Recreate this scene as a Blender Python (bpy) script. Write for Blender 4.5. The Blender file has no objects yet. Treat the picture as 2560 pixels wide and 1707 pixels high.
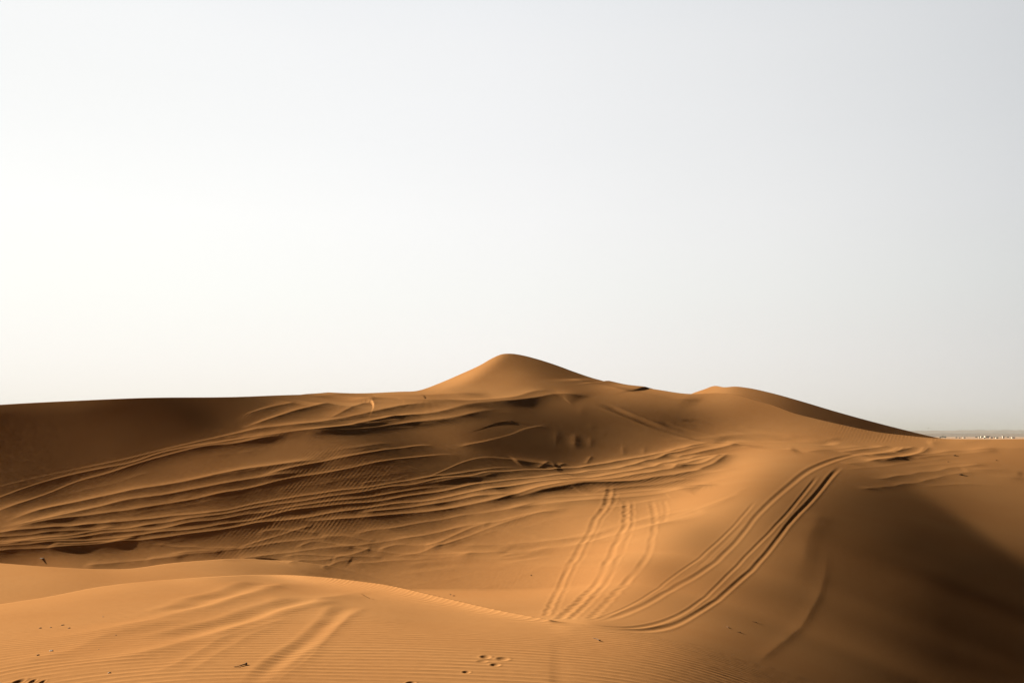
import bpy, bmesh, math, random
import numpy as np
from mathutils import Vector, noise as mnoise

STEP_X = 2.0
ROWS_A, ROWS_B, ROWS_C, ROWS_D = 260, 56, 560, 90
HAZE, HAZE_COL = 0.00008, (.31, .345, .375, 1)
FILL_RGB = (.025, .014, .007)

# ------------------------------------------------------------------ camera, sky, sun, exposure
scn = bpy.context.scene
COL = scn.collection
F, CX, HY = 2489.0, 1280.0, 1088.0          # focal length, centre column and horizon row of the 2560 x 1707 frame
AZ, EL = math.radians(-50), math.radians(17)  # low sun ahead on the left

cam = bpy.data.cameras.new("camera")
cam.sensor_width = 36.0
cam.lens = 36.0 * F / 2560.0
cam.shift_y = (HY - 1707 / 2) / 2560.0        # level camera, lens shifted up
cam.clip_start, cam.clip_end = 0.1, 60000
cam_ob = bpy.data.objects.new("camera", cam)
cam_ob.rotation_euler = (math.pi / 2, 0, 0)
COL.objects.link(cam_ob)
scn.camera = cam_ob
scn.view_settings.view_transform = 'Standard'
scn.view_settings.look = 'None'
scn.view_settings.exposure = 1.9
scn.view_settings.gamma = 1.0
scn.cycles.max_bounces = 6
scn.cycles.volume_bounces = 1

SUN = np.array([math.sin(AZ) * math.cos(EL), math.cos(AZ) * math.cos(EL), math.sin(EL)])
sl = bpy.data.lights.new("sun", 'SUN')
sl.energy, sl.angle, sl.color = 5.0, math.radians(0.6), (1.0, 0.88, 0.68)
so = bpy.data.objects.new("sun", sl)
so.rotation_euler = Vector(-SUN).to_track_quat('-Z', 'Y').to_euler()
so.location = (-60, 50, 40)
COL.objects.link(so)

def new_world():
    w = bpy.data.worlds.new("World"); scn.world = w; w.use_nodes = True
    nt = w.node_tree; nt.nodes.clear(); N = nt.nodes.new; L = nt.links.new
    out = N('ShaderNodeOutputWorld')
    sky = N('ShaderNodeTexSky'); sky.sky_type = 'NISHITA'; sky.sun_disc = False
    sky.sun_elevation, sky.sun_rotation = EL, AZ
    sky.dust_density, sky.air_density, sky.altitude = 6.0, 1.5, 50
    tint = N('ShaderNodeMix'); tint.data_type = 'RGBA'; tint.blend_type = 'MULTIPLY'
    tint.inputs['Factor'].default_value = 1.0
    L(sky.outputs['Color'], tint.inputs[6]); tint.inputs[7].default_value = (FILL_RGB[0], FILL_RGB[1], FILL_RGB[2], 1)
    bg1 = N('ShaderNodeBackground'); bg1.inputs['Strength'].default_value = 0.05
    L(tint.outputs[2], bg1.inputs['Color'])
    # the bright dusty veil round the sun's quarter of the sky
    tc = N('ShaderNodeTexCoord')
    nrm = N('ShaderNodeVectorMath'); nrm.operation = 'NORMALIZE'; L(tc.outputs['Generated'], nrm.inputs[0])
    dot = N('ShaderNodeVectorMath'); dot.operation = 'DOT_PRODUCT'; L(nrm.outputs[0], dot.inputs[0])
    g = Vector((-0.55, 1.0, 0.17)).normalized(); dot.inputs[1].default_value = g
    sep = N('ShaderNodeSeparateXYZ'); L(nrm.outputs[0], sep.inputs[0])
    def ramp(src, stops, lo, hi):
        m = N('ShaderNodeMapRange'); m.inputs['From Min'].default_value = lo; m.inputs['From Max'].default_value = hi
        L(src, m.inputs['Value'])
        r = N('ShaderNodeValToRGB'); r.color_ramp.interpolation = 'CARDINAL' if False else 'LINEAR'
        e = r.color_ramp.elements
        while len(e) > 1: e.remove(e[-1])
        for i, (p, c) in enumerate(stops):
            t = (p - lo) / (hi - lo)
            k = e[0] if i == 0 else e.new(t)
            k.position = t; k.color = (*c, 1)
        L(m.outputs[0], r.inputs['Fac']); return r.outputs['Color']
    glow = ramp(dot.outputs['Value'], [
        (-0.1, (.05, .05, .05)), (.3, (.36, .355, .35)), (.45, (.56, .57, .58)), (.57, (.70, .715, .725)), (.65, (.775, .785, .79)),
        (.74, (.855, .86, .862)), (.80, (.895, .899, .90)), (.877, (.955, .955, .955)), (.93, (.985, .985, .98)), (1.0, (1.03, 1.03, 1.01))], -0.2, 1.0)
    elev = ramp(sep.outputs['Z'], [
        (0.0, (.93, .87, .79)), (.03, (1.0, .955, .90)), (.075, (1.01, .98, .945)), (.14, (1.0, 1.0, .975)), (.21, (1, 1, 1)), (.28, (.955, .962, .972)),
        (.365, (.93, .94, .955)), (.41, (.90, .92, .945)), (.46, (.62, .62, .62)), (.53, (.24, .22, .20)), (.65, (.08, .07, .06)), (1.0, (.04, .03, .025))], -0.05, 1.0)
    mul = N('ShaderNodeMix'); mul.data_type = 'RGBA'; mul.blend_type = 'MULTIPLY'; mul.inputs['Factor'].default_value = 1.0
    L(glow, mul.inputs[6]); L(elev, mul.inputs[7])
    # faint uneven streaks of high haze
    mp = N('ShaderNodeMapping'); mp.inputs['Scale'].default_value = (2.2, 2.2, 9.0); mp.inputs['Rotation'].default_value = (0, .22, 0)
    L(nrm.outputs[0], mp.inputs['Vector'])
    nz = N('ShaderNodeTexNoise'); nz.inputs['Scale'].default_value = 1.6; nz.inputs['Detail'].default_value = 4
    L(mp.outputs[0], nz.inputs['Vector'])
    mr = N('ShaderNodeMapRange'); mr.inputs['To Min'].default_value = .985; mr.inputs['To Max'].default_value = 1.015
    L(nz.outputs['Fac'], mr.inputs['Value'])
    sc = N('ShaderNodeVectorMath'); sc.operation = 'SCALE'; L(mul.outputs[2], sc.inputs[0]); L(mr.outputs[0], sc.inputs['Scale'])
    k10 = N('ShaderNodeVectorMath'); k10.operation = 'SCALE'; L(sc.outputs[0], k10.inputs[0]); k10.inputs['Scale'].default_value = SKY_GAIN * 10
    bg2 = N('ShaderNodeBackground'); bg2.inputs['Strength'].default_value = 0.1
    L(k10.outputs[0], bg2.inputs['Color'])
    fac = ramp(dot.outputs['Value'], [(.2, (0, 0, 0)), (.5, (1, 1, 1))], -1.0, 1.0)
    mix = N('ShaderNodeMixShader'); L(fac, mix.inputs[0]); L(bg1.outputs[0], mix.inputs[1]); L(bg2.outputs[0], mix.inputs[2])
    L(mix.outputs[0], out.inputs['Surface'])
SKY_GAIN = 2 ** -1.9
new_world()

def tag(o, label=None, cat=None, group=None, kind=None):
    for k, v in (('label', label), ('category', cat), ('group', group), ('kind', kind)):
        if v: o[k] = v
    return o

# ------------------------------------------------------------------ relief of the dunes
# The relief is solved from its outline (crests) and from how strongly each slope is turned to the low sun.
S = SUN
def line(pts):
    p=np.array(pts,float); 
    def f(x):
        x=np.asarray(x,float)
        # cubic hermite (pchip-like)
        X,Y=p[:,0],p[:,1]; h=np.diff(X); d=np.diff(Y)/h
        m=np.zeros(len(X)); m[0]=d[0]; m[-1]=d[-1]
        for i in range(1,len(X)-1): m[i]=(d[i-1]*h[i]+d[i]*h[i-1])/(h[i]+h[i-1])
        k=np.clip(np.searchsorted(X,x)-1,0,len(X)-2); t=(x-X[k])/h[k]
        tt=np.clip(t,0,1)
        r=(2*tt**3-3*tt**2+1)*Y[k]+(tt**3-2*tt**2+tt)*h[k]*m[k]+(-2*tt**3+3*tt**2)*Y[k+1]+(tt**3-tt**2)*h[k]*m[k+1]
        r=r+np.where(t<0,t*h[k]*m[0],0)+np.where(t>1,(t-1)*h[k]*m[-1],0)
        return r
    return f
SKY_C=line([(-400,1045),(-200,1027),(0,1011.5),(200,1001),(360,994.5),(589,992),(727,987),(900,984),(1000,979),(1041,977),(1100,957),(1148,936.5),(1200,912.7),(1235,893),(1252,886),(1279,884),(1306,888),(1340,896.6),(1400,916),(1428,926.5),(1547,961.7),(1627,971.7),(1723,984.7),(1794,982.5),(1844,987),(1890,1000),(1935,1013),(1985,1032),(2043,1047),(2119,1064.6),(2196,1080),(2272,1089),(2349,1096),(2464,1098),(2560,1097),(2700,1095),(2960,1092)])
SKY_D=line([(1500,1150),(1690,1005),(1729,984),(1760,973),(1786,964.5),(1809,967.5),(1840,966),(1867,969),(1928,982),(2004,1003),(2081,1026),(2196,1057.7),(2272,1077),(2330,1091),(2376,1101),(2500,1140),(2960,1250)])
CR_A=line([(-400,1600),(-200,1550),(0,1510),(120,1491),(250,1466),(400,1450),(550,1440),(650,1436),(720,1436),(800,1441),(900,1452),(970,1462),(1106,1492),(1242,1523),(1358,1545),(1446,1560),(1600,1579),(1700,1600),(1900,1660),(2960,1990)])
CR_B=line([(-400,1388),(-200,1397),(0,1407),(120,1416),(250,1422),(320,1421),(430,1407),(560,1398),(700,1400),(850,1420),(960,1450),(1100,1500),(2960,2300)])
BRINK=line([(1000,984),(1068,975.6),(1110,969),(1146,958.6),(1170,948),(1200,928),(1228,906),(1245,888.6),(1270,870)])
# brightness read off the place: (px, py, red 0..255)
TA=[(-200,1650,212),(100,1600,212),(0,1540,216),(300,1480,216),(500,1460,220),(650,1447,232),(650,1480,216),(800,1455,228),(400,1560,210),(100,1690,205),(700,1650,200),(700,1560,208),(1000,1480,222),(1000,1540,205),(1000,1650,198),(1200,1545,215),(1200,1600,200),(1350,1570,205),(1450,1610,195),(1300,1690,190),(1500,1690,178),(400,1690,205)]
TB=[(-200,1440,212),(50,1430,216),(300,1430,208),(250,1450,198),(100,1470,205),(450,1415,200),(600,1410,185),(500,1430,198),(700,1418,175)]
TC=[(0,1020,72),(200,1010,78),(0,1045,46),(100,1100,26),(300,1060,28),(500,1005,58),(500,1060,52),(100,1180,32),(300,1130,44),(0,1225,70),(-200,1100,40),(-200,1250,80),(-200,1340,130),
(150,1270,120),(300,1220,112),(450,1150,105),(600,1100,112),(700,1050,115),(700,1005,100),(800,1010,138),(900,992,172),(1000,987,182),
(0,1300,140),(200,1310,135),(400,1240,100),(500,1250,110),(700,1180,112),(850,1130,112),(900,1080,100),(1000,1100,85),(1050,1060,122),(1100,1010,162),(1150,990,178),(1250,1000,165),(1200,955,165),(1280,940,158),(1300,897,120),(1350,920,108),(1450,945,102),(1400,980,132),(1300,1020,108),(1350,1060,82),(1200,1080,88),(1150,1110,112),(1250,1140,72),(1450,1000,118),(1450,1060,82),(1450,1100,82),(1600,1020,112),(1600,1080,112),(1700,1100,140),(1650,985,170),(1560,972,165),(1730,1000,158),(1750,1040,122),(1700,1060,92),(1850,1050,148),(1850,1005,158),(1950,1060,162),(1900,1095,180),(2050,1085,162),(2200,1094,150),(1800,992,180),(2000,1045,150),
(1130,955,232),(1090,967,225),(1190,925,240),(1225,903,240),
(600,1270,82),(800,1240,78),(1000,1210,76),(1200,1180,80),(1400,1150,76),(1600,1120,120),(1700,1115,148),(200,1340,90),(0,1360,100),
(150,1390,142),(400,1380,138),(600,1330,105),(700,1320,102),(700,1385,128),(850,1350,108),(900,1400,125),(1000,1330,120),(1000,1420,160),(1100,1450,180),(1100,1300,130),(1200,1250,148),(1200,1400,178),(1300,1500,200),(1300,1300,172),(1400,1230,168),(1500,1180,148),(1500,1250,182),(1600,1170,162),(1700,1180,172),(1400,1400,205),(1420,1530,205),(1600,1280,203),(1750,1205,222),(1850,1160,228),(1950,1125,195),(1600,1350,234),(1700,1280,234),(1500,1450,230),
(1750,1330,176),(1650,1430,178),(1900,1200,184),(1950,1170,178),(1850,1350,164),(1750,1450,166),(1600,1530,185),(1700,1580,165),(1550,1620,185),(1650,1650,162),
(1900,1400,145),(1950,1300,130),(2050,1250,105),(2000,1350,112),(1850,1500,128),(1800,1600,132),(1750,1660,130),(2100,1450,88),(2000,1550,100),(1900,1650,108),(2100,1650,84),(2200,1300,74),(2250,1450,72),(2300,1600,58),(2300,1350,56),(2400,1450,45),(2500,1500,36),(2550,1600,32),(2500,1690,32),(2450,1640,38),(2700,1600,32),(2700,1500,40),
(2100,1150,148),(2150,1185,118),(2250,1195,118),(2350,1240,110),(2450,1300,112),(2540,1370,100),(2540,1250,130),(2400,1180,148),(2540,1150,160),(2300,1130,163),(2450,1110,184),(2200,1110,168),(2330,1270,72),(2250,1230,80),(2450,1370,58),(2700,1300,120),(2700,1150,160)]
TD=[(1800,973,215),(1770,978,215),(1850,973,165),(1900,988,140),(1950,1000,118),(2000,1018,90),(2100,1045,72),(2200,1070,62),(2300,1088,80)]
# depth anchors (px,py,metres)
DA=[(200,1478,21.3,5),(330,1460,21.8,5),(450,1450,22.2,5),(530,1444,22.4,5),(800,1445,22,2.5),(0,1515,19.5,2.5),(300,1462,22,2.5),(600,1442,22.5,2.5),(1000,1470,20.5,2.5),(1275,1535,18,1.8),(-300,1580,17,1.8)]
DB=[(200,1468,25,2.5),(100,1480,24.5,2.5),(450,1432,26.5,3),(200,1420,28.3,3),(320,1424,28.0,3),(450,1408,28.2,3),(560,1402,28.8,3),(0,1412,28.5,2.5),(0,1495,23.5,2.5),(-300,1400,28.5,2.5),(640,1402,29.4,2.5)]
DC=[(430,1400,32,3),(560,1390,31.5,3),(200,1412,32.5,3),(680,1393,31.2,3),(0,1400,35,2.5),(-300,1390,35,2.5),(300,1415,34.5,2.5),(600,1415,33,2.5),(900,1445,29.5,1.8),(0,1013,55,.03),(600,993,66,.03),(1275,1545,23,1.0),(1275,1250,40,.03),(1275,886,80,.03),(1700,1600,17,.03),(1723,988,58,.05),(2000,1112,40,.03),(2000,1350,23,.03),(2400,1320,21,.03),(2400,1100,36,.03),(2000,1700,14,.03),(2500,1700,14,.03)]
DD=[(1800,975,100,1.0),(2200,1065,88,1.0)]
def tps(P,V,Q,lam=1e-3):
    def U(a,b):
        d2=((a[:,None,:]-b[None,:,:])**2).sum(-1); return d2*np.log(d2+1e-12)
    n=len(P); K=U(P,P)+lam*np.eye(n); M=np.zeros((n+3,n+3)); M[:n,:n]=K; M[:n,n]=1; M[:n,n+1:]=P; M[n,:n]=1; M[n+1:,:n]=P.T
    w=np.linalg.solve(M,np.r_[V,0,0,0]); return U(Q,P)@w[:n]+w[n]+Q@w[n+1:]
def lin(c): c=np.asarray(c)/255.; return np.where(c<=.04045,c/12.92,((c+.055)/1.055)**2.4)
GAIN,FILL=1.75,.022
def tone(T,lam=.02):
    T=np.array(T,float); P=T[:,:2]/np.array([160.,90.])
    return tps(P,T[:,2],np.c_[gx.ravel()/160.,gy.ravel()/90.],lam).reshape(gx.shape)
def Itarget(val): return np.maximum((lin(np.clip(val,15,247))-FILL)/GAIN,.005)
def ramp01(a,b,x): t=np.clip((x-a)/(b-a),0,1); return t*t*(3-2*t)
HB=line([(2100,1170),(2230,1205),(2330,1255),(2450,1335),(2560,1412),(2700,1510)])
def tone_C():
    facet=[p for p in TC if 1041<p[0]<1250 and p[1]<float(BRINK(p[0])) and p[2]>215]
    rest=[p for p in TC if p not in facet]; v=tone(rest)
    up=[p for p in rest if p[0]<2000 or p[1]<float(HB(p[0]))]; lo=[p for p in rest if p[0]<2000 or p[1]>=float(HB(p[0]))]
    s=ramp01(-22,16,gy-HB(gx)); split=tone(up)*(1-s)+tone(lo)*s; w=ramp01(2130,2300,gx); v=v*(1-w)+split*w
    f=ramp01(-13,11,BRINK(gx)-gy)*(gx>1044)*(gx<1262)
    return v*(1-f)+(226+14*ramp01(1080,1180,gx))*f
LAY='ABCD'
def lattice(sx,sy):            # the image lattice the relief is solved on
    global PX,PY,NX,NY,gx,gy,U_,V_,du,dv,MASK,TG
    PX=np.arange(-400,2961,sx); PY=np.arange(850,1801,sy); NX,NY=len(PX),len(PY)
    gx,gy=np.meshgrid(PX,PY); U_=(gx-CX)/F; V_=(HY-gy)/F
    du=(PX[1]-PX[0])/F; dv=-(PY[1]-PY[0])/F
    skc=SKY_C(gx)
    MASK={'A':gy>CR_A(gx)-26,'B':(gy>CR_B(gx)-24)&(gy<CR_A(gx)+24)&(gx<860),'D':(gy>SKY_D(gx)-14)&(gy<skc+10)&(gx>1700)&(gx<2380)}
    MASK['A']&=(gx<1480)
    MASK['C']=(gy>skc-24)&~((gy>CR_B(gx)+26)&(gx<680))&((gy<CR_A(gx)+28)|(gx>1420))
    TG={'A':Itarget(tone(TA)+22*np.exp(-(np.clip(gy-CR_A(gx),0,None)/14)**2)),'B':Itarget(tone(TB)+10*np.exp(-(np.clip(gy-CR_B(gx),0,None)/10)**2)),'C':Itarget(tone_C()),'D':Itarget(tone(TD))}
def upsample(q,old,new):       # old, new: (PX, PY)
    r=np.stack([np.stack([np.interp(new[1],old[1],c) for c in k.T],1) for k in q])
    return np.stack([np.stack([np.interp(new[0],old[0],row) for row in k]) for k in r])
ANC={'A':DA,'B':DB,'C':DC,'D':DD}
def solve(gn=14,cg=700,ws=.03,verbose=False,q0=None):
    q=np.zeros((4,NY,NX)); W=np.zeros((4,NY,NX)); T=np.zeros((4,NY,NX))
    for k,l in enumerate(LAY):
        a=np.array(ANC[l],float); P=a[:,:2]/np.array([1000.,300.]); 
        q[k]=tps(P,np.log(a[:,2]),np.c_[gx.ravel()/1000.,gy.ravel()/300.],.05).reshape(gx.shape) if len(a)>3 else 0
        W[k]=MASK[l]; T[k]=TG[l]
    q[1]=q[2]-.12; q[3]=np.log(85)-(gx-1800)/400*.12
    if q0 is not None: q=q0.copy()
    anch=[]                                       # each anchor fixes the mean depth of a patch
    for k,l in enumerate(LAY):
        for x,y,d,wt in ANC[l]:
            g=np.exp(-((gx-x)/75)**2-((gy-y)/15)**2)*MASK[l]; g[g<.02]=0
            if g.sum()<=0: continue
            ii,jj=np.nonzero(g); sl=(k,slice(ii.min(),ii.max()+1),slice(jj.min(),jj.max()+1)); g=g[sl[1:]]/g.sum(); anch.append((sl,g,np.log(d),wt*3))
    # joins: A=C on the strip right of the near crest's end, B=C where the low mound runs out
    jA=((gx>1405)&(gx<1560)&(gy>np.where(gx>1440,CR_A(gx)-12,CR_A(gx)+60))).astype(float)*4
    jB=((gx>660)&(gx<860)&(gy>CR_B(gx)-6)&(gy<CR_A(gx)+30)).astype(float)*2
    br=np.abs(gy-BRINK(gx)); crease=np.where((gx>1040)&(gx<1262)&(br<18),.25,1.)
    cre=np.ones((4,NY,NX)); cre[2]=crease
    # the hollow right of the spur: let the relief turn sharply there
    cre[2]*=np.where((gx>2180)&(np.abs(gy-HB(gx))<16),.4,1.)
    ax,ay=2.0,2.0
    def D2x(q): r=np.zeros_like(q); r[...,1:-1]=q[...,2:]-2*q[...,1:-1]+q[...,:-2]; return r
    def D2y(q): r=np.zeros_like(q); r[:,1:-1]=q[:,2:]-2*q[:,1:-1]+q[:,:-2]; return r
    def Dxy(q): r=np.zeros_like(q); r[:,:-1,:-1]=q[:,1:,1:]-q[:,1:,:-1]-q[:,:-1,1:]+q[:,:-1,:-1]; return r
    def D2xT(r): g=np.zeros_like(r); m=r[...,1:-1]; g[...,2:]+=m; g[...,1:-1]-=2*m; g[...,:-2]+=m; return g
    def D2yT(r): g=np.zeros_like(r); m=r[:,1:-1]; g[:,2:]+=m; g[:,1:-1]-=2*m; g[:,:-2]+=m; return g
    def DxyT(r): g=np.zeros_like(r); m=r[:,:-1,:-1]; g[:,1:,1:]+=m; g[:,1:,:-1]-=m; g[:,:-1,1:]-=m; g[:,:-1,:-1]+=m; return g
    # slopes at the cell centres
    def Gx(q): r=np.zeros_like(q); r[:,:-1,:-1]=(q[:,:-1,1:]-q[:,:-1,:-1]+q[:,1:,1:]-q[:,1:,:-1])/(2*du); return r
    def Gy(q): r=np.zeros_like(q); r[:,:-1,:-1]=(q[:,1:,:-1]-q[:,:-1,:-1]+q[:,1:,1:]-q[:,:-1,1:])/(2*dv); return r
    def GxT(r): g=np.zeros_like(r); m=r[:,:-1,:-1]/(2*du); g[:,:-1,1:]+=m; g[:,:-1,:-1]-=m; g[:,1:,1:]+=m; g[:,1:,:-1]-=m; return g
    def GyT(r): g=np.zeros_like(r); m=r[:,:-1,:-1]/(2*dv); g[:,1:,:-1]+=m; g[:,:-1,:-1]-=m; g[:,1:,1:]+=m; g[:,:-1,1:]-=m; return g
    def mid(f): r=f.copy(); r[...,:-1,:-1]=(f[...,:-1,:-1]+f[...,1:,:-1]+f[...,:-1,1:]+f[...,1:,1:])/4; return r
    T,W=mid(T),(mid(W)>.6).astype(float); Uc,Vc=mid(U_),mid(V_)
    inner=np.zeros((NY,NX)); inner[:-1,:-1]=1
    for it in range(gn):
        qu,qv=Gx(q),Gy(q)
        Nx=qu; Ny=-Uc*qu-Vc*qv-1; Nz=qv
        n=np.sqrt(Nx**2+Ny**2+Nz**2); dot=Nx*S[0]+Ny*S[1]+Nz*S[2]; I=dot/n
        dNu=np.stack([np.ones_like(Uc),-Uc,0*Uc]); dNv=np.stack([0*Vc,-Vc,np.ones_like(Vc)])
        Ndu=Nx*1+Ny*(-Uc); Ndv=Ny*(-Vc)+Nz
        Ju=(S[0]-Uc*S[1])/n-dot*Ndu/n**3; Jv=(S[2]-Vc*S[1])/n-dot*Ndv/n**3
        w=W*inner; r=(T-I)*w
        # keep the surface turned up: slope along sight lines not beyond angle of repose
        qmin=1.6; lowv=(qv<qmin)*inner; rl=(qmin-qv)*lowv*.2
        sm=ws*60
        rhs=GxT(Ju*w*r)+GyT(Jv*w*r)+GyT(rl*.2)
        for sl,g,t_,w_ in anch: rhs[sl]+=w_**2*(t_-(g*q[sl]).sum())*g
        rhs-=sm**2*(D2xT(cre*ax*D2x(q))+D2yT(cre*ay*D2y(q))+DxyT(cre*2*Dxy(q)))
        for a,b,jm in ((0,2,jA),(1,2,jB)):
            d=(q[a]-q[b])*jm**2; rhs[a]-=d; rhs[b]+=d
        def A(p):
            pu,pv=Gx(p),Gy(p); t=(Ju*pu+Jv*pv)*w*w
            o=GxT(Ju*t)+GyT(Jv*t)+GyT(pv*lowv*.04)
            for sl,g,t_,w_ in anch: o[sl]+=w_**2*(g*p[sl]).sum()*g
            o+=sm**2*(D2xT(cre*ax*D2x(p))+D2yT(cre*ay*D2y(p))+DxyT(cre*2*Dxy(p)))
            for a,b,jm in ((0,2,jA),(1,2,jB)):
                d=(p[a]-p[b])*jm**2; o[a]+=d; o[b]-=d
            return o+1e-5*p
        # preconditioner
        x=np.zeros_like(q)
        dg=(Ju*w)**2/(du*du)+(Jv*w)**2/(dv*dv)+sm**2*(6*ax+6*ay+8)*cre+lowv*.04/(dv*dv)+1e-5
        for sl,g,t_,w_ in anch: dg[sl]+=w_**2*g*g
        z=rhs/dg; p=z.copy(); res=rhs.copy(); rz=(res*z).sum(); rz0=rz
        for c in range(cg):
            Ap=A(p); al=rz/(p*Ap).sum(); x+=al*p; res-=al*Ap; z=res/dg; rn=(res*z).sum()
            if rn<1e-8*rz0: break
            p=z+rn/rz*p; rz=rn
        q=q+x*(min(1,.35+.15*it) if q0 is None else .8)
        if verbose: print(it,c,'rms',[float(np.sqrt(((T-I)[k][W[k]>0]**2).mean())) for k in range(4)],float(np.abs(x).max()))
    return q

def solve_relief(verbose=False):
    lattice(28.0,9.5); q=solve(gn=11,cg=600,verbose=verbose); old=(PX,PY)
    lattice(14.0,4.75); q=solve(gn=4,cg=420,ws=.06,verbose=verbose,q0=upsample(q,old,(PX,PY)))
    for _ in range(2):                           # settle the grains between lattice columns
        q[:,:,1:-1]=(q[:,:,:-2]+2*q[:,:,1:-1]+q[:,:,2:])/4
    q[:,1:-1]=(q[:,:-2]+2*q[:,1:-1]+q[:,2:])/4
    return q

Q = solve_relief()

def cr_interp(a, idx):                       # Catmull-Rom along axis 0 at fractional indices
    n = a.shape[0]; i = np.clip(np.floor(idx).astype(int), 1, n - 3); t = (idx - i)
    sh = (-1,) + (1,) * (a.ndim - 1); t = t.reshape(sh)
    p0, p1, p2, p3 = a[i - 1], a[i], a[i + 1], a[i + 2]
    return .5 * (2 * p1 + (p2 - p0) * t + (2 * p0 - 5 * p1 + 4 * p2 - p3) * t * t + (3 * p1 - p0 - 3 * p2 + p3) * t ** 3)

XS = np.arange(-380.0, 2941.0, STEP_X)       # image columns the mesh is cut into
NCOL = len(XS)
QF = [cr_interp(q.T, (XS - PX[0]) / (PX[1] - PX[0])) for q in Q]    # per layer: columns x lattice rows

def depth(layer, py):                        # py: rows x columns -> ln depth
    a = QF[layer]; n = a.shape[1]
    f = (py - PY[0]) / (PY[1] - PY[0]); i = np.clip(np.floor(f).astype(int), 1, n - 3); t = f - i
    c = np.broadcast_to(np.arange(a.shape[0])[None, :], py.shape)
    p0, p1, p2, p3 = a[c, i - 1], a[c, i], a[c, i + 1], a[c, i + 2]
    return .5 * (2 * p1 + (p2 - p0) * t + (2 * p0 - 5 * p1 + 4 * p2 - p3) * t * t + (3 * p1 - p0 - 3 * p2 + p3) * t ** 3)

def sstep(a, b, x): t = np.clip((x - a) / (b - a), 0, 1); return t * t * (3 - 2 * t)
wAC = sstep(1370, 1446, XS); wBC = sstep(660, 840, XS)
crA = np.minimum(CR_A(XS), 1770.0); crB = np.minimum(CR_B(XS), crA - 4); skc = SKY_C(XS)
def rows(a, b, n, incl=True): t = np.linspace(0, 1, n, endpoint=incl)[:, None]; return a[None, :] * (1 - t) + b[None, :] * t
NA, NB, NC, NG, NK, NN = ROWS_A, ROWS_B, ROWS_C, 12, 22, 8
pyA = rows(np.full(NCOL, 1800.0), crA, NA)
def rising(q): return np.maximum.accumulate(q, axis=0) + np.arange(q.shape[0])[:, None] * 1e-7
qA = rising(depth(0, pyA) * (1 - wAC) + depth(2, pyA) * wAC)
def ease_gap(q_end, layer_q, cr):
    probe = layer_q(cr[None, :] + 8)[0]; g = np.clip((probe - q_end) / .06, 0, 1); return g
qB_of = lambda p: depth(1, p) * (1 - wBC) + depth(2, p) * wBC
qC_of = lambda p: depth(2, p)
offB = np.maximum(qA[-1] + .008 - qB_of((crA + 9)[None, :])[0], 0) * (1 - wBC)      # keep the low mound behind the near crest
kern = np.hanning(61); kern /= kern.sum(); offB = np.convolve(np.pad(offB, 30, 'edge'), kern, 'valid')
_qB0 = qB_of
qB_of = lambda p: _qB0(p) + offB[None, :]
gA = ease_gap(qA[-1], qB_of, crA) * (1 - sstep(1390, 1446, XS)); sB = crA + 9 * gA
pyB = rows(sB, crB, NB); qB = rising(np.maximum(qB_of(pyB), qA[-1][None, :] + 1e-6))
need = np.where((XS < 800) & (XS > 30), np.maximum(qB[-1] + .001 - qC_of(crB[None, :])[0], 0), 0)
need = np.array([need[max(0, k - 30):k + 31].max() for k in range(NCOL)]); kern = np.hanning(301); kern /= kern.sum()
need = np.convolve(np.pad(need, 150, 'edge'), kern, 'valid')
_qC0 = qC_of
qC_of = lambda p: _qC0(p) + need[None, :] * np.exp(-(np.clip(crB[None, :] - p, 0, None) / 200) ** 2)
gB = ease_gap(qB[-1], qC_of, crB); sC = crB + 7 * gB
pyC = rows(sC, skc, NC); qC = rising(np.maximum(qC_of(pyC), qB[-1][None, :] + 1e-6))
def gap(q0, p0, q1, p1, n):
    t = (np.arange(1, n + 1) / (n + 1))[:, None]; d = np.clip(q1 - q0, 0, None)
    dip = 95 * np.clip(d / .35, 0, 1)
    return q0 + (q1 - q0) * t, p0 + (p1 - p0) * t + dip * 4 * t * (1 - t)
qg1, pg1 = gap(qA[-1], pyA[-1], qB[0], pyB[0], NG)
qg2, pg2 = gap(qB[-1], pyB[-1], qC[0], pyC[0], NG)
# back slope behind the skyline, and the sand under the camera
Yc = np.exp(qC[-1]); vc = (HY - skc) / F
dz = (np.linspace(0, 1, NK + 1)[1:, None] ** 1.8) * 45
Yk = Yc[None, :] + dz; zk = vc[None, :] * Yk - .018 * dz ** 2 / (1 + .03 * dz) ; zk = np.maximum(zk, -9.5)
Y0 = np.exp(qA[0]); tn = np.linspace(.2, .93, NN)[:, None]; Yn = Y0[None, :] * tn
zn = ((HY - 1800.0) / F * Y0)[None, :] + .35 * (1 - tn)
Ym = np.exp(np.concatenate([qA, qg1, qB, qg2, qC])); Pm = np.concatenate([pyA, pg1, pyB, pg2, pyC])
Yall = np.concatenate([Yn, Ym, Yk]); Zall = np.concatenate([zn, (HY - Pm) / F * Ym, zk])
Uall = ((XS - CX) / F)[None, :]; Xall = Uall * Yall
NROW = Yall.shape[0]
rA0 = NN; rA1 = rA0 + NA; rB0 = rA1 + NG; rB1 = rB0 + NB; rC0 = rB1 + NG; rC1 = rC0 + NC
PYall = HY - Zall / Yall * F
def grid_normals(X, Y, Z):
    P = np.stack([X, Y, Z], -1)
    a = np.gradient(P, axis=1); b = np.gradient(P, axis=0)
    n = np.cross(a, b); n /= np.linalg.norm(n, axis=-1, keepdims=True) + 1e-12
    return np.where(n[..., 2:3] < 0, -n, n)
NRM0 = grid_normals(Xall, Yall, Zall); LIT0 = NRM0 @ SUN
VIS = [(rA0, rA1), (rB0, rB1), (rC0, rC1)]

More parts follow.
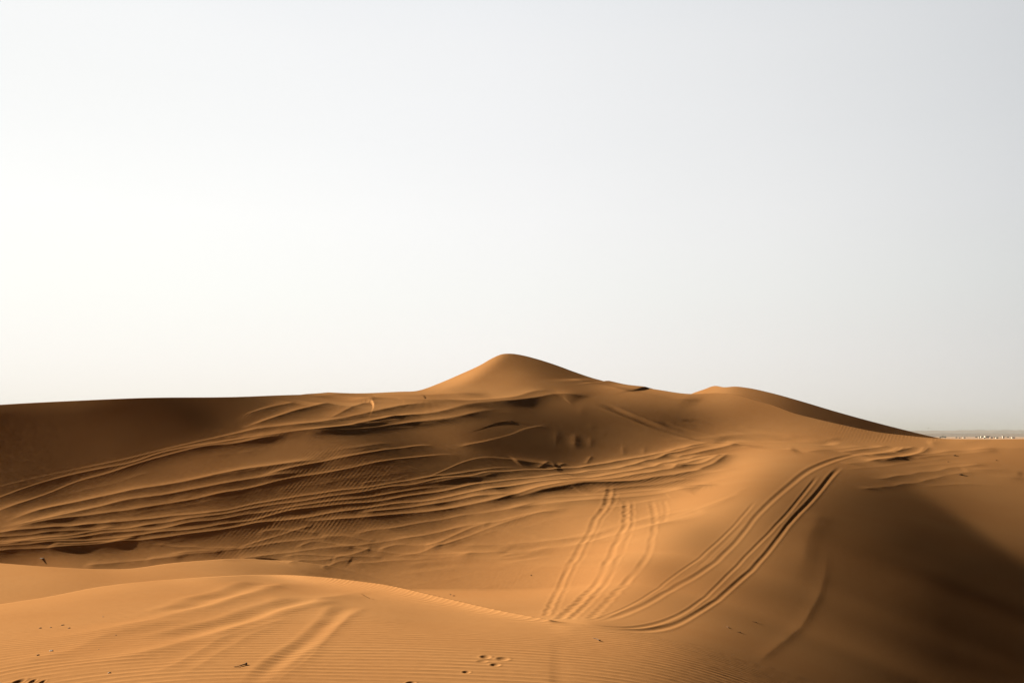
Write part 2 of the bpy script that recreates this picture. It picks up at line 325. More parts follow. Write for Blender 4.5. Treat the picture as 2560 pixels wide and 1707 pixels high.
def at(px, py):                              # the sand surface met by a sight line: world x, y, z
    jf = (px - XS[0]) / STEP_X; j0 = int(np.clip(math.floor(jf), 0, NCOL - 2)); tj = jf - j0; res = []
    for j in (j0, j0 + 1):
        P = None
        for a, b in VIS:
            col = PYall[a:b, j]
            if col.min() <= py <= col.max():
                k = int(np.argmax(col <= py)); k = max(k, 1)
                t = (col[k - 1] - py) / max(col[k - 1] - col[k], 1e-9); t = min(max(t, 0), 1); r = a + k - 1
                P = np.array([m[r, j] * (1 - t) + m[r + 1, j] * t for m in (Xall, Yall, Zall, LIT0, NRM0[..., 2])]); break
        if P is None:
            r = rC1 - 1 if py < 1300 else rA0
            P = np.array([m[r, j] for m in (Xall, Yall, Zall, LIT0, NRM0[..., 2])])
        res.append(P)
    return res[0] * (1 - tj) + res[1] * tj

rng = np.random.RandomState(7)
def smooth_line(pts, step=9.0):
    p = np.array(pts, float)
    d = np.r_[0, np.cumsum(np.hypot(*np.diff(p, axis=0).T))]
    n = max(int(d[-1] / step), 3); s = np.linspace(0, d[-1], n)
    m = np.gradient(p, d, axis=0) if len(p) > 2 else np.repeat(((p[-1] - p[0]) / d[-1])[None], 2, 0)
    k = np.clip(np.searchsorted(d, s) - 1, 0, len(p) - 2); h = (d[k + 1] - d[k])[:, None]; t = ((s - d[k]))[:, None] / h
    return ((2*t**3-3*t**2+1)*p[k] + (t**3-2*t**2+t)*h*m[k] + (-2*t**3+3*t**2)*p[k+1] + (t**3-t**2)*h*m[k+1])

DISP = np.zeros_like(Zall)
def lit_of(v): return np.maximum((lin(v) - FILL) / GAIN, .004)
def stroke(pts, kind, wpx, slope=None, bright=None, dark=None, keep=.3, amax=.2, taper=.12, rough=.3, e=.12, asym=.5):
    """press a wheel rut ('rut') or a ridge of pushed-up / blown sand ('ridge') into the relief along a line.
    wpx: how wide its near flank looks; either the steepest added slope, or how bright the far flank and how dark the near flank stand"""
    im = smooth_line(pts); n = len(im)
    W3 = np.array([at(x, y) for x, y in im]); P = W3[:, :2].copy()
    tg = np.gradient(im, axis=0); tg /= np.linalg.norm(tg, axis=1, keepdims=True); nr = np.stack([tg[:, 1], -tg[:, 0]], 1)
    a_ = np.array([at(*(p + q * wpx / 2))[:2] for p, q in zip(im, nr)]); b_ = np.array([at(*(p - q * wpx / 2))[:2] for p, q in zip(im, nr)])
    for _ in range(3):
        P[1:-1] = (P[:-2] + 2 * P[1:-1] + P[2:]) / 4
    tw = np.gradient(P, axis=0); tw /= np.linalg.norm(tw, axis=1, keepdims=True) + 1e-9
    df = a_ - b_; wloc = np.abs(tw[:, 0] * df[:, 1] - tw[:, 1] * df[:, 0])
    wloc = np.clip(wloc, .4 * np.median(wloc), 1.7 * np.median(wloc)); kk = np.ones(9) / 9; wloc = np.convolve(np.pad(wloc, 4, 'edge'), kk, 'valid'); wloc = np.clip(wloc, .04, 2.2)
    if bright is not None:                    # slopes that give the two flanks their light under the low sun
        cs = np.clip((-tw[:, 1] * SUN[0] + tw[:, 0] * SUN[1]) * W3[:, 4], .35, 1)
        an = np.clip((W3[:, 3] - np.maximum(lit_of(dark), keep * W3[:, 3])) / cs, .015, amax); af = np.clip((np.maximum(lit_of(bright), 1.2 * W3[:, 3]) - W3[:, 3]) / cs, .03, 2 * amax)
        an = np.convolve(np.pad(an, 4, 'edge'), kk, 'valid'); af = np.convolve(np.pad(af, 4, 'edge'), kk, 'valid')
        Hn = an * wloc; wf = np.clip(Hn / af, .12 * wloc, 1.5 * wloc)
    else:
        Hn = slope * wloc; wf = wloc * asym
    L = np.r_[0, np.cumsum(np.hypot(*np.diff(P, axis=0).T))]; tot = L[-1]
    ph = rng.rand(6) * 6.28; fr = rng.uniform(.4, 2.6, 6)
    R0, R1, C0, C1 = NROW, 0, NCOL, 0; blocks = []
    for i in range(n - 1):
        wi = max(wloc[i], wloc[i + 1]); pad = min(3.6 * wi * max(1, asym) * F / W3[i, 1], 170)
        x0, x1 = sorted((im[i, 0], im[i + 1, 0])); y0, y1 = sorted((im[i, 1], im[i + 1, 1]))
        ja = max(int((x0 - pad - XS[0]) / STEP_X), 0); jb = min(int((x1 + pad - XS[0]) / STEP_X) + 2, NCOL)
        if jb <= ja: continue
        py_pad = min(max(4.0 * wpx * max(1, asym), 18), pad + wpx * 2)
        for a, b in ((rA0 - NN, rC1 + 4),):
            col = PYall[a:b, ja:jb:max(1, (jb - ja) // 4)]
            ok = ((col > y0 - py_pad) & (col < y1 + py_pad)).any(1)
            if not ok.any(): continue
            k = np.nonzero(ok)[0]; blocks.append((i, a + k[0], a + k[-1] + 1, ja, jb))
            R0 = min(R0, a + k[0]); R1 = max(R1, a + k[-1] + 1); C0 = min(C0, ja); C1 = max(C1, jb)
    if not blocks: return
    D = np.full((R1 - R0, C1 - C0), 1e9); SD = np.zeros_like(D); T = np.zeros_like(D); W = np.ones_like(D); HH = np.zeros_like(D); WF = np.ones_like(D)
    for i, ra, rb, ja, jb in blocks:
        A, B = P[i], P[i + 1]; v = B - A; l2 = max(v @ v, 1e-9)
        sx = Xall[ra:rb, ja:jb] - A[0]; sy = Yall[ra:rb, ja:jb] - A[1]
        t = np.clip((sx * v[0] + sy * v[1]) / l2, 0, 1)
        ex, ey = sx - t * v[0], sy - t * v[1]; d2 = ex * ex + ey * ey
        sl_ = (slice(ra - R0, rb - R0), slice(ja - C0, jb - C0)); m = d2 < D[sl_]
        sgn = np.sign(v[0] * sy - v[1] * sx)
        D[sl_] = np.where(m, d2, D[sl_]); SD[sl_] = np.where(m, sgn, SD[sl_]); T[sl_] = np.where(m, L[i] + t * (L[i + 1] - L[i]), T[sl_])
        for arr, vals in ((W, wloc), (HH, Hn), (WF, wf)):
            arr[sl_] = np.where(m, vals[i] + t * (vals[i + 1] - vals[i]), arr[sl_])
    w0 = float(np.median(wloc)); tt = T / max(tot, 1e-6)
    a0, a1 = (taper if isinstance(taper, tuple) else (taper, taper))
    amp = np.clip(tt / max(a0, 1e-3), 0, 1) * np.clip((1 - tt) / max(a1, 1e-3), 0, 1); amp = amp * amp * (3 - 2 * amp)
    nz = sum(np.sin(ph[k] + fr[k] * T * .9 / w0 ** .7) for k in range(6)) / 6
    amp = amp * HH * (1 + rough * 1.6 * nz)
    dd = np.sqrt(D) * SD + W * .22 * rough * sum(np.sin(ph[k] * 2 + fr[k] * .7 * T / w0 ** .6) for k in range(3))
    if kind == 'ridge':
        ww = np.where(dd > 0, WF, W)
        s = np.sqrt((dd / ww) ** 2 + e * e) - e
        f = np.exp(-s) * np.clip(1.25 - np.abs(dd) / (3.6 * ww), 0, 1)
    else:
        f = (-np.exp(-(dd / W) ** 2) + .38 * (np.exp(-((np.abs(dd) - 1.75 * W) / (.65 * W)) ** 2))) / .86
    DISP[R0:R1, C0:C1] += np.where(D < 1e8, f * amp, 0)

def dent(px, py, wx, wy, h):                 # a foot or paw print
    c = at(px, py)
    dx = Xall - c[0]; dy = Yall - c[1]
    m = (np.abs(dx) < 3 * wx) & (np.abs(dy) < 3 * wy)
    r2 = (dx[m] / wx) ** 2 + (dy[m] / wy) ** 2
    DISP[m] += -h * np.exp(-r2 ** 1.5) + .18 * h * np.exp(-((np.sqrt(r2) - 1.45) / .4) ** 2)

# ------------------------------------------------------------------ wheel tracks, blown ridges, prints
STYLE = dict(  # near-flank width, light on far flank, light on near flank, crest roundness, unevenness
    SOFT=(14, 205, 48, .08, .10), BAND=(13, 205, 30, .05, .16), WAVE=(8, 198, 70, .09, .22))
SOFT, BAND, WAVE, FINE = 'SOFT', 'BAND', 'WAVE', 'FINE'
NOM = dict(SOFT=(.20, .85), BAND=(.20, .55), WAVE=(.13, .55), FINE=(.07, .32))
def S_(style, pts, h=None, w=None, kind='ridge', rough=None, e=None, asym=None, taper=.12, wpx=None, slope=None):
    hn, wn = NOM[style]; kh = (h or hn) / hn; kw = (w or wn) / wn
    if style == FINE or slope is not None or kind == 'rut':
        stroke(pts, kind, wpx or 7 * kw, slope=slope or .075 * kh, taper=taper, rough=.22 if rough is None else rough, e=e or .12, asym=asym or .8)
    else:
        w0, br, dk, e0, r0 = STYLE[style]; k = min(kh, 1.1)
        stroke(pts, kind, wpx or w0 * kw, bright=(br - 130) * k + 130, dark=dk if k > .9 else dk + (110 - dk) * (1 - k) * .8, keep=dict(SOFT=.15, BAND=.12, WAVE=.5)[style], amax=dict(SOFT=.18, BAND=.2, WAVE=.10)[style], taper=taper, rough=r0 if rough is None else rough, e=e or e0)

# long soft ridges on the dark dune, rising to the right
S_(SOFT, [(-120,1235),(0,1216),(82,1196),(184,1175),(306,1149),(400,1127),(482,1108),(584,1086),(635,1076),(706,1068),(788,1059.6),(880,1044),(901,1040),(962,1028),(1003,1021.6),(1064,1017.5),(1110,1016)], h=.13)
S_(SOFT, [(-120,1282),(0,1243),(61,1220),(122,1202),(184,1186),(265,1171),(330,1157),(400,1134),(502,1114.7),(584,1102.5),(665,1092),(767,1080),(840,1072.7),(921,1058),(983,1046),(1044,1040),(1105,1034),(1146,1026)], h=.2, w=.7, taper=(.1,.2))
S_(FINE, [(1060,1039),(1105,1034),(1146,1026),(1187,1018.6),(1248,1011),(1280,1008),(1341,997),(1382,988),(1443,989),(1480,994)], slope=.09, wpx=10)
S_(SOFT, [(-60,1300),(0,1277),(61,1255),(122,1233),(194,1204),(265,1186),(388,1147),(450,1131),(502,1121),(584,1112.7),(665,1098),(730,1090)], h=.15, w=.8)
S_(SOFT, [(720,1088),(840,1079),(911,1073.7),(983,1064.5),(1044,1058),(1105,1051),(1166,1042),(1207,1032),(1250,1024)], h=.12, w=.6, taper=.25)
S_(SOFT, [(0,1308),(82,1282),(163,1263),(245,1247),(326,1228.6),(400,1217),(482,1202.5),(563,1184),(604,1177),(686,1166),(767,1153.5),(830,1143)], h=.22, w=.9)
S_(SOFT, [(0,1322),(82,1308),(163,1290),(245,1271),(326,1251),(400,1241),(482,1227),(563,1210.6),(645,1196),(726,1186),(780,1180)], h=.24, w=.8)
S_(SOFT, [(640,1195),(675,1186),(747,1168),(800,1157),(840,1148),(921,1132),(1003,1119.6),(1054,1114.5),(1090,1114)], h=.2, w=.7)
S_(SOFT, [(0,1330),(61,1317),(163,1300),(265,1286),(347,1273),(400,1265),(482,1251),(563,1233),(645,1217),(726,1198),(808,1184),(840,1178),(921,1161),(1003,1146),(1064,1141),(1121,1136),(1160,1136)], h=.22, w=.75)
S_(FINE, [(780,992),(840,990),(962,990),(1064,993),(1146,990),(1228,982)], h=.06, w=.5)
S_(FINE, [(860,1003),(942,1005),(1023,1010),(1105,1013),(1187,1010),(1248,1003),(1289,997),(1321,985),(1351,978),(1390,976)], h=.11, w=.5)
S_(SOFT, [(820,1048),(840,1041),(870,1026),(901,1013),(930,1008)], h=.10, w=.5)
S_(SOFT, [(600,1070),(630,1062),(706,1039),(767,1023),(830,1012)], h=.16, w=.8)
S_(SOFT, [(600,1040),(660,1022),(740,1008)], h=.10, w=.8)
S_(SOFT, [(900,1208),(932,1203),(1003,1194),(1015,1188)], h=.12, w=.5)
S_(SOFT, [(1060,1198),(1095,1183),(1146,1160),(1207,1143),(1260,1146),(1320,1150)], h=.16, w=.6)
S_(SOFT, [(1140,1120),(1190,1108),(1260,1092),(1330,1068),(1370,1062)], h=.14, w=.9)
S_(FINE, [(1280,1150),(1340,1158),(1400,1168)], h=.06)
S_(FINE, [(1347,1170),(1362,1163),(1372,1153)], h=.10, w=.25)
S_(FINE, [(1395,1165),(1412,1158)], h=.08, w=.25)
S_(FINE, [(1464,1160),(1472,1148),(1478,1140)], h=.10, w=.25)
# faint wind streaks and half-filled tracks running with them
rs = np.random.RandomState(21)
LONG = [[(-60,1226),(122,1196),(306,1158),(502,1105),(706,1078),(921,1056),(1060,1042)], [(-60,1290),(122,1225),(330,1165),(502,1118),(767,1090),(1000,1070),(1160,1050)],
        [(-60,1316),(163,1270),(326,1240),(482,1212),(645,1184),(830,1150),(1000,1126)], [(-60,1334),(163,1298),(347,1264),(563,1226),(726,1194),(921,1158),(1121,1132),(1300,1110)],
        [(-60,1356),(184,1330),(400,1304),(604,1272),(808,1240),(1044,1210),(1248,1184),(1464,1172),(1640,1142)], [(-60,1384),(204,1366),(408,1346),(635,1312),(901,1276),(1146,1244),(1382,1212),(1566,1192),(1740,1152)],
        [(900,1430),(1085,1404),(1300,1384),(1464,1356),(1640,1312),(1760,1280)], [(960,1384),(1100,1352),(1240,1312),(1400,1278),(1560,1262),(1720,1240)]]
for base_ in LONG:
    bp = np.array(base_, float)
    for _ in range(9):
        x0 = rs.uniform(bp[0, 0], bp[-1, 0] - 200); x1 = min(x0 + rs.uniform(160, 520), bp[-1, 0]); dy = rs.uniform(-24, 24); sk = rs.uniform(-.035, .035)
        xs = np.linspace(x0, x1, 6)
        S_(FINE, [(x, np.interp(x, bp[:, 0], bp[:, 1]) + dy + sk * (x - x0) + rs.uniform(-1.5, 1.5)) for x in xs], slope=rs.uniform(.018, .05), wpx=rs.uniform(3, 9), rough=.5, taper=.35, asym=.7)
# rills of slid sand on the steep face
for (x, y0, y1, h, w) in ((1390,1068,1118,.10,.28),(1437,1078,1128,.20,.42),(1476,1086,1122,.13,.30),(1557,1108,1146,.18,.24),(1609,1112,1142,.18,.24),(1453,1008,1045,.07,.4),(1478,1052,1076,.05,.3)):
    S_(FINE, [(x+3,y0),(x+1,(y0+y1)/2),(x-2,y1)], slope=h*.4, wpx=w*22, taper=.45, e=.4, rough=.3, asym=1.3)

# the bundle of deep wheel tracks along the foot of the dune
S_(BAND, [(-80,1340),(0,1333),(102,1324.5),(204,1316),(306,1306),(400,1296),(543,1279.6),(604,1267),(706,1249),(808,1232.7),(942,1215),(1023,1201),(1085,1192),(1166,1180),(1248,1170),(1320,1167)], h=.14, w=.5, asym=2.2, taper=(.05,.1))
S_(BAND, [(-80,1366),(0,1359),(82,1353),(184,1339),(265,1328.6),(347,1320),(400,1311),(482,1298),(543,1290),(604,1276.5),(706,1261),(808,1246),(880,1234),(962,1221),(1044,1209),(1075,1203),(1166,1190.6),(1248,1179),(1320,1176),(1382,1174),(1464,1168),(1525,1158.6),(1606,1145),(1688,1131),(1741,1116),(1792,1105),(1822,1101)], h=.26, taper=(.06,.08))
S_(BAND, [(-80,1371),(0,1365),(82,1358),(184,1348),(265,1337),(367,1330.6),(482,1309),(573,1296),(624,1286.7),(706,1275.5),(788,1260),(880,1249),(932,1241.6),(1023,1227),(1105,1218),(1180,1212)], h=.2, taper=(.06,.15))
S_(BAND, [(-80,1376),(0,1371),(102,1363),(204,1355),(306,1348),(388,1337),(502,1322.5),(584,1309),(645,1298),(696,1285.7),(767,1273.5),(850,1264),(942,1254),(1044,1238.6),(1105,1229),(1187,1213),(1248,1204),(1320,1199),(1382,1192),(1464,1185),(1525,1179),(1586,1166),(1627,1153.5),(1688,1139),(1745,1124),(1790,1110)], h=.26, taper=(.06,.1))
S_(BAND, [(-80,1386),(0,1380.6),(102,1375.5),(204,1368),(306,1359),(408,1347),(502,1334.7),(584,1320),(635,1311),(726,1302),(767,1296),(829,1284),(901,1274),(983,1262),(1044,1257),(1146,1241.6),(1228,1226),(1300,1218),(1382,1208.6),(1464,1204.5),(1525,1198),(1566,1191),(1617,1178),(1688,1161.6),(1745,1150),(1800,1133),(1822,1126)], h=.26, taper=(.06,.1))
S_(BAND, [(690,1310),(706,1304),(777,1304),(840,1300),(983,1288.6),(1105,1280),(1166,1270),(1248,1254),(1300,1239),(1402,1222),(1464,1221),(1545,1208.6),(1627,1194),(1708,1172),(1760,1155),(1802,1142),(1820,1131)], h=.22)
S_(BAND, [(890,1284),(1023,1272),(1085,1264),(1187,1248),(1290,1236)], h=.15)
S_(BAND, [(1250,1258),(1280,1249.5),(1361,1235),(1443,1226),(1545,1221),(1627,1206.5),(1708,1192),(1771,1173),(1812,1146),(1822,1132)], h=.17, w=.45)
S_(BAND, [(-40,1347),(60,1341),(150,1331),(230,1326),(300,1318)], h=.08, w=.35)
S_(BAND, [(120,1368),(200,1362),(290,1357),(350,1347)], h=.10, w=.35)
S_(WAVE, [(1340,1250),(1382,1246),(1525,1241),(1627,1231),(1760,1216),(1800,1209)], h=.08, w=.35)
S_(WAVE, [(1230,1282),(1280,1273),(1382,1258.6),(1504,1252.5),(1627,1241),(1700,1229),(1760,1219)], h=.10, w=.4)
S_(WAVE, [(1480,1237),(1545,1230),(1627,1219),(1700,1206),(1740,1198)], h=.07, w=.3)
S_(BAND, [(1690,1152),(1761,1136),(1822,1120.6),(1855,1111)], h=.13, w=.45)
S_(BAND, [(1690,1180),(1761,1166.5),(1790,1154),(1802,1140)], h=.14, w=.4)

# crossing half-buried tracks in the hollow
for pts, h in (
 ([(800,1376),(840,1370),(891,1364),(962,1354),(1013,1345.7),(1085,1333.5),(1166,1315),(1248,1303),(1320,1286.5),(1345,1278)], .16),
 ([(960,1398),(1000,1390),(1044,1384.5),(1095,1366),(1146,1350),(1207,1327),(1268,1305),(1300,1295),(1340,1284),(1382,1279),(1420,1275)], .18),
 ([(1060,1368),(1080,1362),(1146,1333.5),(1187,1317),(1230,1308)], .12),
 ([(870,1338),(920,1328),(983,1319),(1085,1303),(1187,1286.5),(1270,1275),(1320,1262),(1340,1252)], .12),
 ([(800,1341),(840,1339.6),(870,1339.6),(901,1348),(942,1352)], .12),
 ([(810,1362),(840,1366),(911,1373),(983,1383.5),(1064,1386.5),(1166,1384.5),(1260,1380),(1382,1370),(1464,1357.6),(1545,1337),(1627,1317),(1700,1303),(1760,1290)], .13),
 ([(700,1392),(760,1388),(840,1390.6),(962,1392.7)], .08),
 ([(860,1412),(900,1408),(983,1402),(1085,1397),(1207,1382.5)], .10),
 ([(940,1376),(960,1371),(989,1361.5),(1044,1364),(1110,1363)], .10),
 ([(830,1396),(870,1388),(905,1378),(930,1370)], .10),
 ([(1136,1364),(1248,1362),(1320,1357),(1382,1351),(1464,1341),(1545,1321)], .07),
 ([(590,1372),(614,1363),(686,1343),(726,1330.6),(763,1318),(785,1315)], .16),
 ([(400,1392),(461,1381.6),(563,1375.5),(624,1368),(706,1355),(788,1348),(869,1339)], .12),
 ([(360,1400),(400,1395),(502,1382.6),(563,1379.6)], .06),
 ([(540,1402),(584,1398),(706,1383.7),(788,1373.5),(849,1366),(880,1360)], .13),
 ([(380,1364),(440,1367),(520,1370),(604,1371)], .06),
 ([(735,1372),(757,1363),(784,1352),(808,1356),(849,1364),(890,1368)], .15),
 ([(640,1333),(690,1325),(740,1328),(800,1333)], .08),
 ([(715,1410),(740,1402),(808,1400),(840,1396)], .06),
 ([(800,1420),(829,1411),(849,1403),(880,1402)], .08),
 ([(204,1415),(306,1406),(408,1396),(470,1391)], .07)):
    S_(WAVE, pts, h=h)
for pts, h in (([(1240,1383),(1280,1377),(1361,1364),(1443,1350),(1525,1338)], .11), ([(983,1424),(1126,1414),(1248,1402),(1320,1394),(1382,1382),(1464,1369),(1566,1350),(1640,1332)], .05), ([(1560,1318),(1627,1307),(1700,1290),(1760,1272)], .05)):
    S_(WAVE, pts, kind='rut', slope=h * .8, wpx=6)

for pts in ([(1480,1352),(1600,1318),(1700,1289),(1800,1253),(1880,1212)], [(1560,1334),(1680,1303),(1790,1262),(1860,1228)], [(1640,1302),(1740,1274),(1840,1236)],
            [(1700,1202),(1780,1184),(1860,1166)], [(1650,1236),(1760,1210),(1850,1184)], [(1000,1466),(1120,1448),(1240,1420)], [(1180,1478),(1300,1440),(1380,1405)]):
    S_(FINE, pts, slope=.035, wpx=4, rough=.4, taper=.25)

# steep little tracks running down to the bowl
for pts, h, w in (
 ([(1525,1223),(1515,1264),(1496,1288),(1478,1321),(1464,1345),(1455,1364),(1443,1382),(1423,1415),(1394,1474),(1362,1540)], .07, .16),
 ([(1545,1230),(1530,1268),(1508,1292),(1493,1321),(1478,1350),(1449,1402),(1419,1460),(1386,1537)], .03, .13),
 ([(1564,1250),(1564,1300),(1560,1325),(1547,1345),(1525,1390),(1504,1437),(1464,1486),(1396,1548)], .075, .17),
 ([(1582,1250),(1579,1325),(1570,1348),(1545,1400),(1520,1450),(1480,1500),(1420,1550)], .035, .13),
 ([(1627,1250),(1637,1294),(1635,1325),(1627,1356),(1621,1382),(1598,1419),(1555,1464),(1514,1507),(1474,1547)], .05, .17),
 ([(1660,1250),(1668,1290),(1655,1310)], .03, .14),
 ([(1560,1400),(1504,1468),(1464,1511),(1428,1549)], .03, .14)):
    S_(FINE, pts, kind='rut', slope=h*1.5, wpx=w*34, rough=.6, taper=(.1,.04))

# wheel tracks sweeping down the banked slope
for pts, h, w in (
 ([(1459,1553),(1494,1546),(1545,1526),(1606,1495),(1688,1437),(1741,1400),(1782,1365),(1823,1326),(1866,1280),(1890,1250)], .14, 5),
 ([(1480,1556),(1545,1538),(1606,1513),(1688,1466),(1741,1438),(1790,1402),(1830,1364),(1900,1280),(1925,1255),(1978,1209),(2014,1180),(2070,1154),(2180,1126)], .15, 9),
 ([(1400,1550),(1464,1560),(1525,1566),(1586,1568),(1647,1556),(1709,1529),(1760,1493),(1790,1466),(1833,1423),(1884,1370),(1935,1319),(1972,1280),(1990,1257),(2018,1222),(2045,1187)], .17, 7),
 ([(1425,1557),(1504,1570),(1566,1576),(1627,1574),(1688,1560),(1741,1531),(1790,1500),(1833,1464),(1880,1422),(1918,1380),(1950,1338),(1999,1280),(2019,1260),(2052,1222),(2083,1183),(2105,1163)], .20, 9),
 ([(1740,1420),(1782,1383),(1823,1343),(1864,1300)], .06, 4)):
    S_(FINE, pts, kind='rut', slope=h * .62, wpx=w * .5, rough=.06, taper=(.10,.12))
S_(SOFT, [(2075,1350),(2068,1380),(2064,1423),(2056,1464),(2027,1525),(2007,1560),(1966,1594),(1920,1632),(1886,1662)], slope=.034, wpx=16, e=.3, asym=.7, rough=.12, taper=.3)
S_(SOFT, [(2055,1275),(2030,1320),(2010,1400),(1975,1470)], slope=.03, wpx=26, e=.5, asym=1.0, rough=.2, taper=.3)

# saddle and plateau
S_(FINE, [(1500,1010),(1515,1015),(1576,1040),(1637,1064.5),(1688,1081),(1760,1099),(1830,1114)], kind='rut', h=.09, w=.22)
S_(FINE, [(1640,1052),(1700,1073),(1760,1091),(1810,1104),(1860,1120)], kind='rut', h=.06, w=.2)
S_(FINE, [(1430,945),(1463,956),(1525,972.7),(1586,986),(1668,997),(1760,1001)], h=.10, w=.5)
S_(FINE, [(1500,955),(1525,960),(1551,966.5),(1620,974)], h=.10, w=.6)
S_(FINE, [(1700,1048),(1800,1066),(1900,1084),(1980,1094)], kind='rut', h=.04, w=.2)
S_(FINE, [(1781,1101),(1884,1097),(1965,1099),(2061,1106),(2100,1109)], kind='rut', h=.08, w=.25)
S_(FINE, [(1860,1118),(1930,1126),(2000,1126)], h=.05, w=.25)
for pts in ([(2100,1131),(2141,1127),(2192,1120),(2223,1114)], [(2140,1141),(2182,1137),(2223,1131),(2247,1124),(2249,1116)], [(2170,1141),(2213,1136),(2255,1126),(2262,1116)],
            [(2230,1131),(2262,1125),(2285,1116)], [(2160,1154),(2223,1148),(2274,1140),(2308,1128),(2313,1114)], [(2200,1155),(2264,1144),(2300,1135),(2319,1125),(2323,1115)]):
    S_(FINE, pts, h=.09, w=.26, rough=.2)
for pts, h in (([(2200,1153),(2345,1133.5),(2447,1123),(2560,1119),(2640,1117)], .07), ([(2284,1148),(2386,1135.5),(2500,1126)], .05), ([(2315,1107),(2427,1102),(2480,1100)], .05),
            ([(2140,1225),(2202,1217),(2253,1211),(2325,1199),(2386,1184.5),(2416,1180.5),(2468,1186.5),(2549,1195),(2640,1203)], .04), ([(2180,1198),(2223,1193),(2325,1178),(2427,1164),(2500,1158)], .05), ([(2400,1172),(2480,1176),(2560,1184)], .04),
            ([(2108,1160),(2180,1152),(2260,1146)], .06), ([(2000,1130),(2080,1124),(2180,1117)], .05)):
    S_(FINE, pts, h=h, w=.28, rough=.5)

for pts in ([(1720,1040),(1820,1060),(1930,1078),(2030,1090)], [(1740,1062),(1850,1078),(1960,1092)], [(1650,1100),(1720,1098),(1800,1090)], [(1900,1112),(2010,1120),(2120,1120)],
            [(2090,1176),(2200,1166),(2330,1150),(2480,1136)], [(2260,1168),(2380,1158),(2520,1154)], [(2300,1216),(2420,1210),(2560,1222)]):
    S_(FINE, pts, slope=.03, wpx=3.5, rough=.4, taper=.25)

# faint old tracks and prints on the rippled near dune
for pts, k, h, w in (
 ([(0,1669),(82,1647),(184,1625),(265,1590),(367,1567),(480,1545)], 'ridge', .03, .18),
 ([(0,1620),(122,1596),(245,1579),(367,1557),(440,1537),(521,1516),(603,1492),(685,1465),(766,1449)], 'ridge', .05, .2),
 ([(380,1544),(440,1526),(501,1506),(583,1481),(660,1456)], 'rut', .05, .16),
 ([(61,1686),(204,1659),(367,1631),(480,1601),(562,1580),(644,1551),(746,1516),(848,1490),(920,1482),(985,1482)], 'ridge', .055, .2),
 ([(380,1606),(440,1593),(542,1566),(644,1534),(705,1515),(780,1494)], 'rut', .055, .17),
 ([(326,1707),(388,1681),(440,1659),(542,1602),(644,1570),(760,1530)], 'ridge', .045, .16),
 ([(420,1707),(460,1686),(542,1635),(624,1590),(700,1560)], 'ridge', .035, .16),
 ([(600,1735),(634,1702),(705,1649),(787,1588),(828,1547),(880,1512)], 'rut', .06, .2),
 ([(670,1730),(697,1702),(787,1631),(848,1564),(889,1526)], 'ridge', .04, .18)):
    S_(FINE, pts, kind=k, slope=h*1.6, wpx=w*65, rough=.3, taper=.2, e=.3)
for (x, y, wx, wy, h) in ((1214,1641,.05,.09,.014),(1257,1646,.06,.09,.013),(1206,1652,.05,.05,.008),(1238,1661,.045,.06,.014),(1166,1679,.035,.05,.012),(1027,1707,.04,.06,.02),(47,1703,.06,.07,.022),(82,1702,.035,.05,.018),(106,1704,.03,.05,.016)):
    dent(x, y, wx, wy, h)
Zall = Zall + DISP
PYall = HY - Zall / Yall * F

# ------------------------------------------------------------------ materials
def nodes_of(name):
    m = bpy.data.materials.new(name); m.use_nodes = True
    nt = m.node_tree; b = nt.nodes['Principled BSDF']
    return m, nt, nt.nodes.new, nt.links.new, b

